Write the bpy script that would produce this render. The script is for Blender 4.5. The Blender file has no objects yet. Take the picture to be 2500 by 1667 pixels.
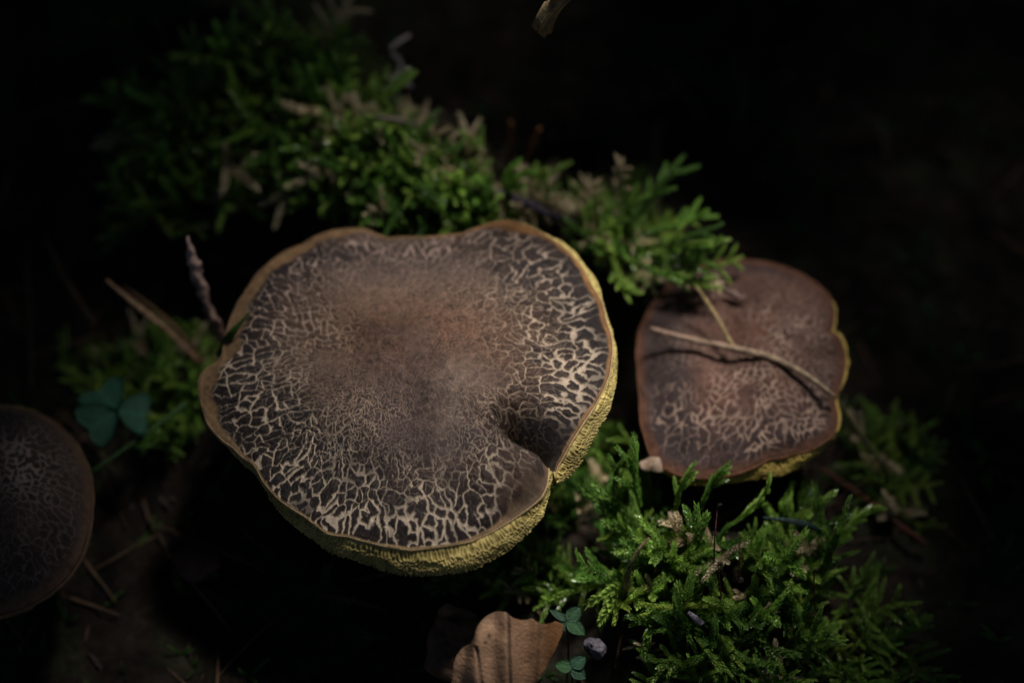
import bpy, math, random
import numpy as np
from mathutils import Vector, Matrix

random.seed(7); rng = np.random.default_rng(7)
SC = bpy.context.scene
COL = SC.collection
S = 0.01                      # everything below is written in centimetres

# ------------------------------------------------------------------ camera
DIST = 45.0; PITCH = math.radians(48.0); LENS = 87.0
TGT = np.array([0.0, 0.0, 4.5])
FWD = np.array([0.0, math.cos(PITCH), -math.sin(PITCH)])
UPV = np.array([0.0, math.sin(PITCH), math.cos(PITCH)])
CAM = TGT - FWD * DIST
cd = bpy.data.cameras.new('camera'); cam = bpy.data.objects.new('camera', cd); COL.objects.link(cam)
cam.location = CAM * S
cam.rotation_euler = (math.radians(90) - PITCH, 0, 0)
cd.lens = LENS; cd.sensor_width = 36.0; cd.clip_start = 0.005; cd.clip_end = 100.0
cd.dof.use_dof = True; cd.dof.focus_distance = 43.0 * S; cd.dof.aperture_fstop = 6.5
SC.camera = cam

# ------------------------------------------------------------------ world, sun, exposure
SUN = np.array([0.24, 0.26, 0.93]); SUN /= np.linalg.norm(SUN)     # direction towards the light
w = bpy.data.worlds.new('World'); SC.world = w; w.use_nodes = True
nt = w.node_tree; nt.nodes.clear()
sky = nt.nodes.new('ShaderNodeTexSky'); sky.sky_type = 'NISHITA'; sky.sun_disc = False
sky.sun_elevation = math.asin(SUN[2]); sky.sun_rotation = math.atan2(SUN[0], SUN[1])
bg = nt.nodes.new('ShaderNodeBackground'); bg.inputs['Strength'].default_value = 0.020
ow = nt.nodes.new('ShaderNodeOutputWorld')
nt.links.new(sky.outputs[0], bg.inputs[0]); nt.links.new(bg.outputs[0], ow.inputs[0])
sl = bpy.data.lights.new('sun', 'SUN'); sl.energy = 5.0; sl.angle = math.radians(15); sl.color = (1.0, 0.96, 0.90)
so = bpy.data.objects.new('sun', sl); COL.objects.link(so)
so.rotation_euler = Vector(SUN).to_track_quat('Z', 'Y').to_euler(); so.location = Vector(SUN * 2.0)
SC.view_settings.view_transform = 'Standard'; SC.view_settings.look = 'None'
SC.view_settings.exposure = 0.12; SC.view_settings.gamma = 1.0
SC.cycles.max_bounces = 6; SC.cycles.diffuse_bounces = 3; SC.cycles.glossy_bounces = 2
SC.cycles.transmission_bounces = 4; SC.cycles.use_denoising = True

# ------------------------------------------------------------------ helpers
def ray(px, py):
    px = np.asarray(px, float); py = np.asarray(py, float)
    x = (px - 1250) / 2500 * 36 / LENS; y = -(py - 833.5) / 2500 * 36 / LENS
    return FWD + np.array([1., 0, 0]) * x[..., None] + UPV * y[..., None]
def at(px, py, z):
    d = ray(px, py); t = (np.asarray(z, float) - CAM[2]) / d[..., 2]
    return CAM + d * t[..., None]
def on_plane(px, py, p0, n, off=0.0):
    d = ray(px, py); t = ((np.asarray(p0) - CAM) @ n + off) / (d @ n)
    return CAM + d * t[..., None]
def fr(x): return x - np.floor(x)
def hsh(*a):
    s = np.zeros_like(np.asarray(a[0], float))
    for i, v in enumerate(a): s = s + np.asarray(v, float) * (127.1, 311.7, 74.7, 191.3)[i]
    return fr(np.sin(s) * 43758.5453)
def vnoise(p):
    i = np.floor(p); f = p - i; u = f * f * (3 - 2 * f); r = 0
    k = p.shape[1]
    for c in range(2 ** k):
        b = [(c >> j) & 1 for j in range(k)]
        wgt = 1.0
        for j in range(k): wgt = wgt * (u[:, j] if b[j] else 1 - u[:, j])
        r = r + wgt * hsh(*[i[:, j] + b[j] for j in range(k)])
    return r * 2 - 1
def fbm(p, o=4, g=0.5):
    r = 0; a = 1.0
    for j in range(o): r = r + a * vnoise(p * 2.03 ** j + 17.3 * j); a *= g
    return r
def sst(a, b, x):
    t = np.clip((x - a) / (b - a), 0, 1); return t * t * (3 - 2 * t)
def voronoi(q, jit=0.9, drop=0.0, seed=0.0):
    """F1, distance to the nearest kept edge, cell hash"""
    i0 = np.floor(q); best = np.full(len(q), 1e9); bp = np.zeros_like(q); bc = np.zeros_like(q)
    nb = [(a, b) for a in range(-2, 3) for b in range(-2, 3)]
    def pt(c): return np.stack([c[:, 0] + .5 + jit * (hsh(c[:, 0], c[:, 1], c[:, 0] * 0 + 1 + seed) - .5),
                                c[:, 1] + .5 + jit * (hsh(c[:, 0], c[:, 1], c[:, 0] * 0 + 2 + seed) - .5)], 1)
    pts = []
    nb = [k for k in nb if abs(k[0]) + abs(k[1]) < 4]
    for a, b in nb:
        c = i0 + (a, b); p = pt(c); pts.append((c, p, abs(a) < 2 and abs(b) < 2)); d = ((p - q) ** 2).sum(1); m = d < best
        best[m] = d[m]; bp[m] = p[m]; bc[m] = c[m]
    ed = np.full(len(q), 1e9); eh = np.zeros(len(q)); h1 = hsh(bc[:, 0], bc[:, 1], bc[:, 0] * 0 + 5 + seed)
    for c, p, _ in pts:
        v = p - bp; L = np.sqrt((v ** 2).sum(1)); ok = L > 1e-4
        d = (((p + bp) * .5 - q) * v).sum(1) / np.maximum(L, 1e-4)
        h2 = hsh(c[:, 0], c[:, 1], c[:, 0] * 0 + 5 + seed); e = fr((h1 + h2) * 7.13); ok &= e > drop
        d = np.where(ok, d, 1e9); m = d < ed; ed[m] = d[m]; eh[m] = e[m]
    return eh, ed, h1

def mkmesh(name, V, F, col=None, smooth=True, attrs=None):
    """V in cm; F array of quads, or list of faces"""
    me = bpy.data.meshes.new(name); V = np.asarray(V, np.float32) * S
    if isinstance(F, np.ndarray):
        k = F.shape[1]
        me.vertices.add(len(V)); me.vertices.foreach_set('co', V.ravel())
        me.loops.add(F.size); me.loops.foreach_set('vertex_index', F.astype(np.int32).ravel())
        me.polygons.add(len(F)); me.polygons.foreach_set('loop_start', np.arange(0, F.size, k, dtype=np.int32))
        me.update(calc_edges=True)
    else:
        me.from_pydata([tuple(map(float, v)) for v in V], [], F)
    if col is not None:
        a = me.attributes.new('col', 'FLOAT_COLOR', 'POINT')
        c = np.ones((len(V), 4), np.float32); c[:, :3] = col; a.data.foreach_set('color', c.ravel())
    for k, v in (attrs or {}).items():
        a = me.attributes.new(k, 'FLOAT', 'POINT'); a.data.foreach_set('value', np.asarray(v, np.float32))
    if smooth: me.polygons.foreach_set('use_smooth', np.ones(len(me.polygons), bool))
    me.validate(); me.update(); return me
def obj(name, me, mat=None, parent=None):
    o = bpy.data.objects.new(name, me)
    if mat is not None and me is not None and not me.materials: me.materials.append(mat)
    COL.objects.link(o)
    if parent is not None:
        o.parent = parent; o.matrix_parent_inverse = parent.matrix_world.inverted()
    return o
def empty(name, p):
    o = bpy.data.objects.new(name, None); COL.objects.link(o); o.empty_display_size = 0.01
    o.matrix_world = Matrix.Translation(Vector(np.asarray(p) * S)); return o
def tag(o, label=None, cat=None, group=None, kind=None):
    for k, v in (('label', label), ('category', cat), ('group', group), ('kind', kind)):
        if v: o[k] = v
    return o

# ------------------------------------------------------------------ materials
def mat(name, base=(.1, .1, .1), rough=.8, spec=.3, attr=False, noise=None, bump=None, sheen=0, trans=0, rnd=0, coat=0, sss=0, wrinkle=None):
    m = bpy.data.materials.new(name); m.use_nodes = True; t = m.node_tree; N = t.nodes; L = t.links
    b = N['Principled BSDF']; out = N['Material Output']
    b.inputs['Roughness'].default_value = rough; b.inputs['Specular IOR Level'].default_value = spec
    b.inputs['Sheen Weight'].default_value = sheen; b.inputs['Sheen Roughness'].default_value = .5
    b.inputs['Coat Weight'].default_value = coat; b.inputs['Coat Roughness'].default_value = .25
    if sss:
        b.inputs['Subsurface Weight'].default_value = sss; b.inputs['Subsurface Scale'].default_value = .001
        b.inputs['Subsurface Radius'].default_value = (1, .7, .3)
    tc = N.new('ShaderNodeTexCoord')
    if attr:
        a = N.new('ShaderNodeAttribute'); a.attribute_name = 'col'; c = a.outputs['Color']
    else:
        a = N.new('ShaderNodeRGB'); a.outputs[0].default_value = (*base, 1); c = a.outputs[0]
    for sc, amt, det in (noise or []):
        n = N.new('ShaderNodeTexNoise'); n.inputs['Scale'].default_value = sc; n.inputs['Detail'].default_value = det
        L.new(tc.outputs['Object'], n.inputs['Vector'])
        r = N.new('ShaderNodeMapRange'); r.inputs['From Min'].default_value = .3; r.inputs['From Max'].default_value = .7
        r.inputs['To Min'].default_value = 1 - amt; r.inputs['To Max'].default_value = 1 + amt
        L.new(n.outputs['Fac'], r.inputs['Value'])
        x = N.new('ShaderNodeVectorMath'); x.operation = 'SCALE'
        L.new(c, x.inputs[0]); L.new(r.outputs[0], x.inputs['Scale']); c = x.outputs[0]
    if rnd:
        oi = N.new('ShaderNodeObjectInfo'); hs = N.new('ShaderNodeHueSaturation')
        r = N.new('ShaderNodeMapRange'); r.inputs['To Min'].default_value = 1 - rnd; r.inputs['To Max'].default_value = 1 + rnd
        L.new(oi.outputs['Random'], r.inputs['Value']); L.new(r.outputs[0], hs.inputs['Value'])
        r2 = N.new('ShaderNodeMapRange'); r2.inputs['To Min'].default_value = .5 + .04 * rnd; r2.inputs['To Max'].default_value = .5 - .05 * rnd
        L.new(oi.outputs['Random'], r2.inputs['Value']); L.new(r2.outputs[0], hs.inputs['Hue'])
        L.new(c, hs.inputs['Color']); c = hs.outputs['Color']
    L.new(c, b.inputs['Base Color'])
    if bump:
        sc, st = bump
        n = N.new('ShaderNodeTexNoise'); n.inputs['Scale'].default_value = sc; n.inputs['Detail'].default_value = 4
        L.new(tc.outputs['Object'], n.inputs['Vector'])
        bm = N.new('ShaderNodeBump'); bm.inputs['Strength'].default_value = st; bm.inputs['Distance'].default_value = .0006
        L.new(n.outputs['Fac'], bm.inputs['Height']); L.new(bm.outputs[0], b.inputs['Normal'])
    if trans:
        tr = N.new('ShaderNodeBsdfTranslucent'); mx = N.new('ShaderNodeMixShader'); mx.inputs[0].default_value = trans
        L.new(c, tr.inputs['Color']); L.new(b.outputs[0], mx.inputs[1]); L.new(tr.outputs[0], mx.inputs[2]); L.new(mx.outputs[0], out.inputs[0])
    return m
M_soil = mat('humus', attr=True, rough=.95, spec=.15, noise=[(180, .5, 6), (700, .4, 4)], bump=(900, .8))
M_skin = mat('cap_skin', attr=True, rough=.6, spec=.14, noise=[(900, .18, 5), (4500, .28, 3)], bump=(5000, .35), sheen=.05)
M_pore = mat('tubes', attr=True, rough=.7, spec=.3, noise=[(700, .2, 4)], bump=(4000, .3), sss=.15)
M_stem = mat('stem_flesh', attr=True, rough=.75, spec=.3, noise=[(500, .25, 4)], bump=(1500, .4))
M_moss = mat('moss_green', attr=True, rough=.28, spec=.7, rnd=.5, trans=.35, noise=[(900, .25, 2)])
M_dead = mat('moss_dead', attr=True, rough=.7, spec=.25, rnd=.15, trans=.2, noise=[(900, .25, 2)])
M_twig = mat('bark', attr=True, rough=.8, spec=.3, noise=[(900, .4, 5)], bump=(2500, .7))
M_leafb = mat('dry_leaf', attr=True, rough=.6, spec=.35, noise=[(300, .22, 6), (2500, .18, 3)], bump=(1800, .4), trans=.12)
M_herb = mat('herb_leaf', attr=True, rough=.5, spec=.45, noise=[(900, .2, 3)], bump=(3500, .6), trans=.25)
M_can = mat('shade_canopy_leaf', base=(.05, .09, .02), rough=.55, spec=.3, noise=[(60, .3, 3)])
M_bark = mat('shade_sapling_bark', base=(.12, .11, .095), rough=.85, noise=[(60, .3, 5)], bump=(300, .5))

# ------------------------------------------------------------------ ground
CREST = np.array([[-30, 22, 5.6], [-14, 13, 5.6], [-8, 9.6, 5.3], [-4.4, 7.4, 5.0], [-2.4, 5.1, 4.6], [-.6, 4.2, 4.1], [.9, 3.7, 3.7], [2.1, 3.3, 3.5]])
def height(x, y, rough=True):
    x = np.atleast_1d(np.asarray(x, float)); y = np.atleast_1d(np.asarray(y, float))
    bd = np.full(x.shape, 1e9); bz = np.zeros_like(x); bs = np.zeros_like(x); bt = np.zeros_like(x)
    for k in range(len(CREST) - 1):
        a, b = CREST[k], CREST[k + 1]; e = b[:2] - a[:2]; l2 = e @ e
        t = np.clip(((x - a[0]) * e[0] + (y - a[1]) * e[1]) / l2, 0, 1)
        dx = x - (a[0] + t * e[0]); dy = y - (a[1] + t * e[1]); d = np.hypot(dx, dy)
        m = d < bd; bd[m] = d[m]; bz[m] = (a[2] + t * (b[2] - a[2]))[m]; bs[m] = (e[0] * dy - e[1] * dx)[m]; bt[m] = (k + t)[m]
    wd = np.where(bs > 0, 1.5, np.interp(bt, [0, 2, 4, 5, 7], [7, 4.2, 2.2, 1.5, 1.1]))
    z = .35 + (bz - .35) * np.exp(-(bd / wd) ** 2 * 1.1)
    z = z + 1.9 * np.exp(-(((x - 3.5) / 2.0) ** 2 + ((y + 3.4) / 1.7) ** 2))
    z = z + 1.0 * np.exp(-(((x + 6.6) / 2.2) ** 2 + ((y - 1.4) / 1.6) ** 2))
    z = z + .6 * np.exp(-(((x - .8) / 1.6) ** 2 + ((y + 1.6) / 1.5) ** 2))
    far = sst(11, 30, y + .25 * np.abs(x)); z = z + 5.0 * far
    if rough:
        p = np.stack([x, y], 1)
        z = z + .18 * fbm(p * .9 + 3.1, 4) * np.exp(-np.hypot(x, y) / 200) + .9 * fbm(p * .09 + 9, 3) * sst(10, 30, np.hypot(x, y))
    return z
HX = np.arange(-20, 20.01, .1); HY = np.arange(-14, 30.01, .1)
_a, _b = np.meshgrid(HX, HY); HG = height(_a.ravel(), _b.ravel()).reshape(_a.shape)
def hfast(x, y):
    x = np.clip((np.asarray(x, float) + 20) / .1, 0, len(HX) - 1.001); y = np.clip((np.asarray(y, float) + 14) / .1, 0, len(HY) - 1.001)
    i = x.astype(int); j = y.astype(int); u = x - i; v = y - j
    return HG[j, i] * (1 - u) * (1 - v) + HG[j, i + 1] * u * (1 - v) + HG[j + 1, i] * (1 - u) * v + HG[j + 1, i + 1] * u * v
def hit(px, py):
    d = ray(px, py); t = (12.0 - CAM[2]) / d[2] + np.arange(700) * .04
    P = CAM + d * t[:, None]; k = int(np.argmax(P[:, 2] < hfast(P[:, 0], P[:, 1])))
    return P[k]
def axis(lo, hi, step, ext, n):
    c = np.arange(lo, hi + 1e-6, step); g = np.geomspace(step, ext, n); g = np.cumsum(g) / np.cumsum(g)[-1] * ext
    return np.concatenate([lo - g[::-1], c, hi + g])
gx = axis(-14, 14, .12, 600, 26); gy = axis(-10, 18, .12, 600, 26)
X, Y = np.meshgrid(gx, gy); xs, ys = X.ravel(), Y.ravel()
zs = height(xs, ys); p2 = np.stack([xs, ys], 1)
near = np.exp(-(np.hypot(xs, ys) / 25) ** 2)
zs = zs + near * (.10 * np.abs(fbm(p2 * 3.1, 3)) + .05 * fbm(p2 * 9, 2))
nx, ny = len(gx), len(gy); I = np.arange(nx * ny).reshape(ny, nx)
GF = np.stack([I[:-1, :-1], I[:-1, 1:], I[1:, 1:], I[1:, :-1]], -1).reshape(-1, 4)
nn = fbm(p2 * 1.7 + 40, 4)[:, None]; n2 = sst(-.2, .6, fbm(p2 * .8 + 80, 3))[:, None]
gcol = np.array([.013, .009, .0065]) * (1 + .6 * nn) * (1 - .45 * n2) + np.array([.010, .014, .006]) * n2
g = obj('forest_floor', mkmesh('forest_floor', np.stack([xs, ys, zs], 1), GF, col=np.clip(gcol, .003, 1)), M_soil)
tag(g, 'dark humus forest floor rising into a mossy ridge', 'ground', kind='structure')

# ------------------------------------------------------------------ mushrooms
def closed_curve(pts, c, n=1440, smooth=1.0):
    """radius over angle (image sense, y down) of a traced outline around c"""
    p = np.asarray(pts, float) - c; a = np.arctan2(p[:, 1], p[:, 0]); r = np.hypot(p[:, 0], p[:, 1])
    o = np.argsort(a); a, r = a[o], r[o]
    aa = np.concatenate([a - 2 * np.pi, a, a + 2 * np.pi]); rr = np.tile(r, 3)
    g = np.linspace(-np.pi, np.pi, n, endpoint=False); v = np.interp(g, aa, rr)
    k = np.exp(-(np.arange(-12, 13) / (smooth * 3)) ** 2); k /= k.sum()
    v = np.convolve(np.tile(v, 3), k, 'same')[n:2 * n]
    return lambda th: np.interp(np.mod(th + np.pi, 2 * np.pi) - np.pi, np.append(g, np.pi), np.append(v, v[0]))

def mushroom(label, c_px, margin, outer, z0, nrm, N, H, skin, cells, lipw, drop_h, foot, stem_r, seed=0, pore_cell=.062, wave=None, rear=lambda t: t > 9):
    n = np.asarray(nrm, float); n /= np.linalg.norm(n); c_px = np.asarray(c_px, float)
    C0 = at(c_px[0], c_px[1], z0)
    Rm = closed_curve(margin, c_px); Ro = closed_curve(outer, c_px)
    # concentric square -> disc grid
    u = np.linspace(-1, 1, N); A, B = np.meshgrid(u, u); a, b = A.ravel(), B.ravel()
    rho = np.maximum(np.abs(a), np.abs(b))
    with np.errstate(divide='ignore', invalid='ignore'):
        th = np.where(np.abs(a) >= np.abs(b), np.where(a >= 0, 0, np.pi) + (np.pi / 4) * np.where(a != 0, b / a, 0),
                      np.where(b >= 0, np.pi / 2, -np.pi / 2) - (np.pi / 4) * np.where(b != 0, a / b, 0))
    th = np.mod(th + np.pi, 2 * np.pi) - np.pi
    wv = (lambda t: 0 * t) if wave is None else wave
    def edge(t):
        r = Rm(t); return on_plane(c_px[0] + r * np.cos(t), c_px[1] + r * np.sin(t), C0, n, wv(t))
    M = edge(th); Pb = C0 + (M - C0) * rho[:, None]
    rp = Rm(th) * rho; PX = c_px[0] + rp * np.cos(th); PY = c_px[1] + rp * np.sin(th)
    loc = Pb - C0; Rw = np.linalg.norm(M - C0, axis=1)
    # local frame on the cap
    ex = np.array([1., 0, 0]) - n * n[0]; ex /= np.linalg.norm(ex); ey = np.cross(n, ex)
    L2 = np.stack([loc @ ex, loc @ ey], 1)
    wob = np.stack([fbm(L2 * 3.0 + 5 + seed, 3), fbm(L2 * 3.0 + 55 + seed, 3)], 1)
    fine = np.stack([fbm(L2 * 14 + 7, 2), fbm(L2 * 14 + 77, 2)], 1)
    g0, g1 = cells
    gq = (g0 * rho - (g0 - g1) * .5 * rho ** 2)
    dirv = L2 / np.maximum(np.linalg.norm(L2, axis=1), 1e-6)[:, None]
    q = dirv * gq[:, None] + wob * .40 + fine * .09 + 100 + seed
    sz = np.sqrt(Rw / (g0 - (g0 - g1) * rho) * Rw * np.maximum(rho, .01) / np.maximum(gq, .01))                          # rough cell size in cm
    eh1, e1, ch = voronoi(q, .95, .20, seed)
    eh2, e2, ch2 = voronoi(q * 2.1 + 31, .95, .35, seed + 3)
    W, st, st2 = skin['crack'](PX, PY, rho, th)
    jag = 1 + .45 * fbm(L2 * 22 + 3, 2) + .5 * fbm(L2 * 2.2 + 13, 2)
    wd = W * np.clip(jag, .2, 2.2) * (.45 + 1.0 * eh1)
    d1 = e1 * sz; d2 = e2 * sz / 2.1
    k1 = (1 - sst(wd * .55, wd * 1.1 + .004, d1)) * st
    k2 = (1 - sst(.0015, .0085, d2)) * st2
    band = skin['band'](PX, PY, rho, th, L2)
    k = np.clip(np.maximum(k1, k2), 0, 1) * (1 - band)
    hh = H(PX, PY, rho, th)
    relief = -.022 * k1 * (1 - band) + .016 * np.clip(d1 / .06, 0, 1) * (1 - band) * np.clip(st, 0, 1) + .006 * (ch - .5) + .012 * fbm(L2 * 5, 3) + .004 * fbm(L2 * 30, 2)
    hh = hh + relief * (1 - sst(.985, 1, rho))
    V = Pb + n * hh[:, None]
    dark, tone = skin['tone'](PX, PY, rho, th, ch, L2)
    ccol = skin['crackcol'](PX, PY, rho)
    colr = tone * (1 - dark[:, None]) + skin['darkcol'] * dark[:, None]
    colr = colr * (1 + .30 * (ch - .5) + .55 * (ch2 - .5) * (1 - .6 * rho) + .16 * fbm(L2 * 12 + 21, 4))[:, None]
    colr = colr * (1 - k[:, None]) + ccol * k[:, None]
    bandcol = skin['bandcol'](PX, PY, th) * (1 + .25 * fbm(L2 * 6, 3))[:, None]
    colr = colr * (1 - band[:, None]) + bandcol * band[:, None]
    I = np.arange(N * N).reshape(N, N)
    Fq = np.stack([I[:-1, :-1], I[:-1, 1:], I[1:, 1:], I[1:, :-1]], -1).reshape(-1, 4)[:, ::1]
    # image angle runs clockwise seen from above -> flip
    Fq = Fq[:, ::-1]
    ring = np.concatenate([I[0, :-1], I[:-1, -1], I[-1, :0:-1], I[:0:-1, 0]])
    nr = len(ring); tr = th[ring]; Mr = V[ring]
    tang = np.roll(Mr, -1, 0) - np.roll(Mr, 1, 0)
    kk = np.exp(-(np.arange(-30, 31) / 14.) ** 2); kk /= kk.sum()
    tang = np.stack([np.convolve(np.tile(tang[:, j], 3), kk, 'same')[nr:2 * nr] for j in range(3)], 1)
    outw = np.cross(tang, n); outw /= np.linalg.norm(outw, axis=1)[:, None]
    sgn = np.sign((outw * (Mr - C0)).sum(1)); outw *= sgn[:, None]
    lw = lipw(tr) * (1 + .25 * fbm(np.stack([tr * 9, tr * 0], 1), 2))
    Vs = [V]; Cs = [colr]; Fs = [Fq]; prev = ring; cnt = N * N
    lipc = skin['lipcol'](tr)
    for s in range(1, 8):
        an = math.radians(24 * s)
        Vs.append(Mr + outw * (lw * math.sin(an) * .8)[:, None] - n * (lw * (1 - math.cos(an)))[:, None])
        Cs.append(lipc); cur = np.arange(cnt, cnt + nr); cnt += nr
        Fs.append(np.stack([prev, cur, np.roll(cur, -1), np.roll(prev, -1)], 1)); prev = cur
    foot = np.asarray(foot, float)
    top = C0 - n * 1.0
    root = empty('mushroom', foot); tag(root, label, 'mushroom', 'cracked-cap mushrooms growing in the moss')
    F = np.concatenate(Fs)
    obj('cap', mkmesh('cap', np.concatenate(Vs), F, np.clip(np.concatenate(Cs), .002, 1)), M_skin, root)
    # tube layer under the margin
    NT = nr * (1 if N > 250 else 2); step = 1
    to = Ro(tr); to = np.where(rear(tr), Rm(tr) * .92, to); O = on_plane(c_px[0] + to * np.cos(tr), c_px[1] + to * np.sin(tr), C0, n, wv(tr) - drop_h(tr))
    O = O + n * (H(c_px[0] + Rm(tr) * np.cos(tr), c_px[1] + Rm(tr) * np.sin(tr), np.ones(nr), tr))[:, None] * .8
    M0 = Mr - n * (lw * .9)[:, None] - outw * .02
    ctl = M0 + outw * np.maximum(((O - M0) * outw).sum(1), 0)[:, None] * .85 - n * (drop_h(tr) * .25)[:, None]
    arc = np.cumsum(np.linalg.norm(np.roll(Mr, -1, 0) - Mr, axis=1))
    rows = 46; PV = []; PC = []; QT = []
    ts = np.concatenate([np.linspace(0, 1, rows), [1.08, 1.2, 1.4, 1.8, 2.4, 3.0]])
    H2 = np.linalg.norm(O - M0, axis=1)
    for t in ts:
        if t <= 1: p = M0 * (1 - t) ** 2 + ctl * 2 * t * (1 - t) + O * t * t
        else:
            s = (t - 1) / 2; p = O * (1 - s) + (C0 - n * 1.0) * s - n * (.30 * math.sin(min(s * 5, 1) * math.pi / 2) * (1 - s))
        PV.append(p); QT.append(np.full(nr, t))
    PV = np.array(PV); T_ = np.array(QT)
    per = arc[-1]; ncell = max(8, round(per / pore_cell))
    qa = np.tile(arc / per * ncell, (len(ts), 1)); qb = T_ * H2[None, :] / pore_cell * np.where(T_ < .35, .22, .22 + .6 * sst(.35, .9, T_))
    qq = np.stack([qa.ravel(), qb.ravel()], 1)
    qq = qq + .35 * np.stack([fbm(qq * .5, 2), fbm(qq * .5 + 50, 2)], 1)
    _, pe, pch = voronoi(qq, .85, .1, seed + 9)
    pit = sst(.06, .30, pe).reshape(len(ts), nr)
    nrm_ = np.cross(np.roll(PV, -1, 1) - np.roll(PV, 1, 1), np.gradient(PV, axis=0)); nrm_ /= np.maximum(np.linalg.norm(nrm_, axis=2), 1e-9)[..., None]
    sg = np.sign((nrm_[5] * outw).sum(1).mean()); nrm_ *= sg
    amp = (.010 + .016 * sst(.05, .7, T_)) * np.clip(H2 / .35, .15, 1)[None, :] * (T_ <= 1.5)
    low = .03 * fbm(np.stack([qa.ravel() * .12, T_.ravel() * 2], 1), 3).reshape(T_.shape)
    PV = PV + nrm_ * (low * sst(0, .3, T_) - amp * pit + amp * .4 * (pch.reshape(T_.shape) - .5))[..., None]
    wall, floor_ = skin['pore']
    lowc = 1 + .3 * fbm(np.stack([qa.ravel() * .1, T_.ravel() * 1.5], 1), 3)
    pc = (wall * (1 - pit.ravel()[:, None]) + floor_ * pit.ravel()[:, None]) * lowc[:, None]
    I = np.arange(len(ts) * nr).reshape(len(ts), nr)
    Fp = np.stack([I[:-1], I[1:], np.roll(I, -1, 1)[1:], np.roll(I, -1, 1)[:-1]], -1).reshape(-1, 4)
    obj('pore_layer', mkmesh('pore_layer', PV.reshape(-1, 3), Fp, np.clip(pc, .002, 1)), M_pore, root)
    # stem
    base = foot; tp = C0 - n * .25; k = 30; m = 36; SV = []; SCc = []
    for i in range(k):
        t = i / (k - 1); c = base * (1 - t) + tp * t + np.array([.15 * math.sin(t * 3), .1 * math.sin(t * 2.3 + 1), 0])
        for j in range(m):
            an = 2 * math.pi * j / m
            r = stem_r * (1.15 - .35 * math.sin(t * 2.2) + .35 * max(0, t - .85) * 4) * (1 + .05 * math.sin(9 * an + 3 * t))
            SV.append(c + r * np.array([math.cos(an), math.sin(an), 0]) + (np.array([0, 0, -.3]) if i == 0 else 0))
            f = .5 + .5 * math.sin(an * 7 + t * 5)
            SCc.append(np.array([.45, .33, .10]) * t + np.array([.30, .10, .06]) * (1 - t) * (.6 + .4 * f))
    I = np.arange(k * m).reshape(k, m)
    Fs_ = np.stack([I[:-1], np.roll(I, -1, 1)[:-1], np.roll(I, -1, 1)[1:], I[1:]], -1).reshape(-1, 4)
    obj('stem', mkmesh('stem', np.array(SV), Fs_, np.clip(np.array(SCc), .01, 1)), M_stem, root)
    return root, C0, n

def G(px, py, x, y, sx, sy=None):
    sy = sy or sx; return np.exp(-(((px - x) / sx) ** 2 + ((py - y) / sy) ** 2))
D2R = math.pi / 180
def adiff(t, a): return np.mod(t - a + np.pi, 2 * np.pi) - np.pi

mg = [(488,946),(491,918),(507,898),(536,884),(549,860),(552,825),(565,777),(584,736),(609,698),(632,666),(670,631),(705,608),(737,596),(769,576),
      (810,561),(858,556),(890,557),(915,568),(947,578),(992,576),(1024,578),(1064,576),(1127,572),(1166,557),(1198,545),(1242,538),(1280,548),(1319,568),
      (1360,592),(1398,624),(1424,659),(1446,698),(1469,736),(1478,780),(1492,819),(1494,854),(1491,882),(1488,911),(1472,948),(1453,982),(1424,1020),
      (1389,1062),(1357,1100),(1338,1135),(1338,1148),(1335,1180),(1322,1211),(1296,1234),(1265,1256),(1230,1278),(1191,1301),(1153,1317),(1112,1326),(1064,1333),
      (1000,1340),(960,1333),(896,1320),(849,1307),(801,1301),(775,1282),(746,1259),(715,1240),(686,1221),(660,1195),(641,1170),(628,1144),(616,1128),(593,1113),
      (571,1090),(546,1074),(523,1049),(507,1026),(501,1001),(491,969)]
og = [(484,946),(488,918),(507,896),(536,884),(552,825),(565,777),(609,698),(670,631),(737,596),(810,561),(890,557),(947,578),(1064,576),(1166,557),(1242,538),
      (1319,568),(1372,592),(1410,624),(1438,659),(1461,698),(1478,745),(1490,790),(1500,825),(1510,882),(1507,930),(1501,952),(1491,988),(1462,1039),(1440,1077),(1405,1119),(1367,1148),
      (1350,1153),(1347,1180),(1338,1224),(1328,1259),(1300,1294),(1271,1323),(1230,1355),(1179,1384),(1128,1396),(1080,1403),(1049,1406),(992,1407),(928,1393),
      (864,1368),(817,1353),(769,1323),(721,1285),(673,1243),(654,1215),(638,1180),(622,1154),(593,1135),(568,1109),(549,1087),(530,1058),(511,1030),(497,1001),(487,969)]
THF = 35.0 * D2R
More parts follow.
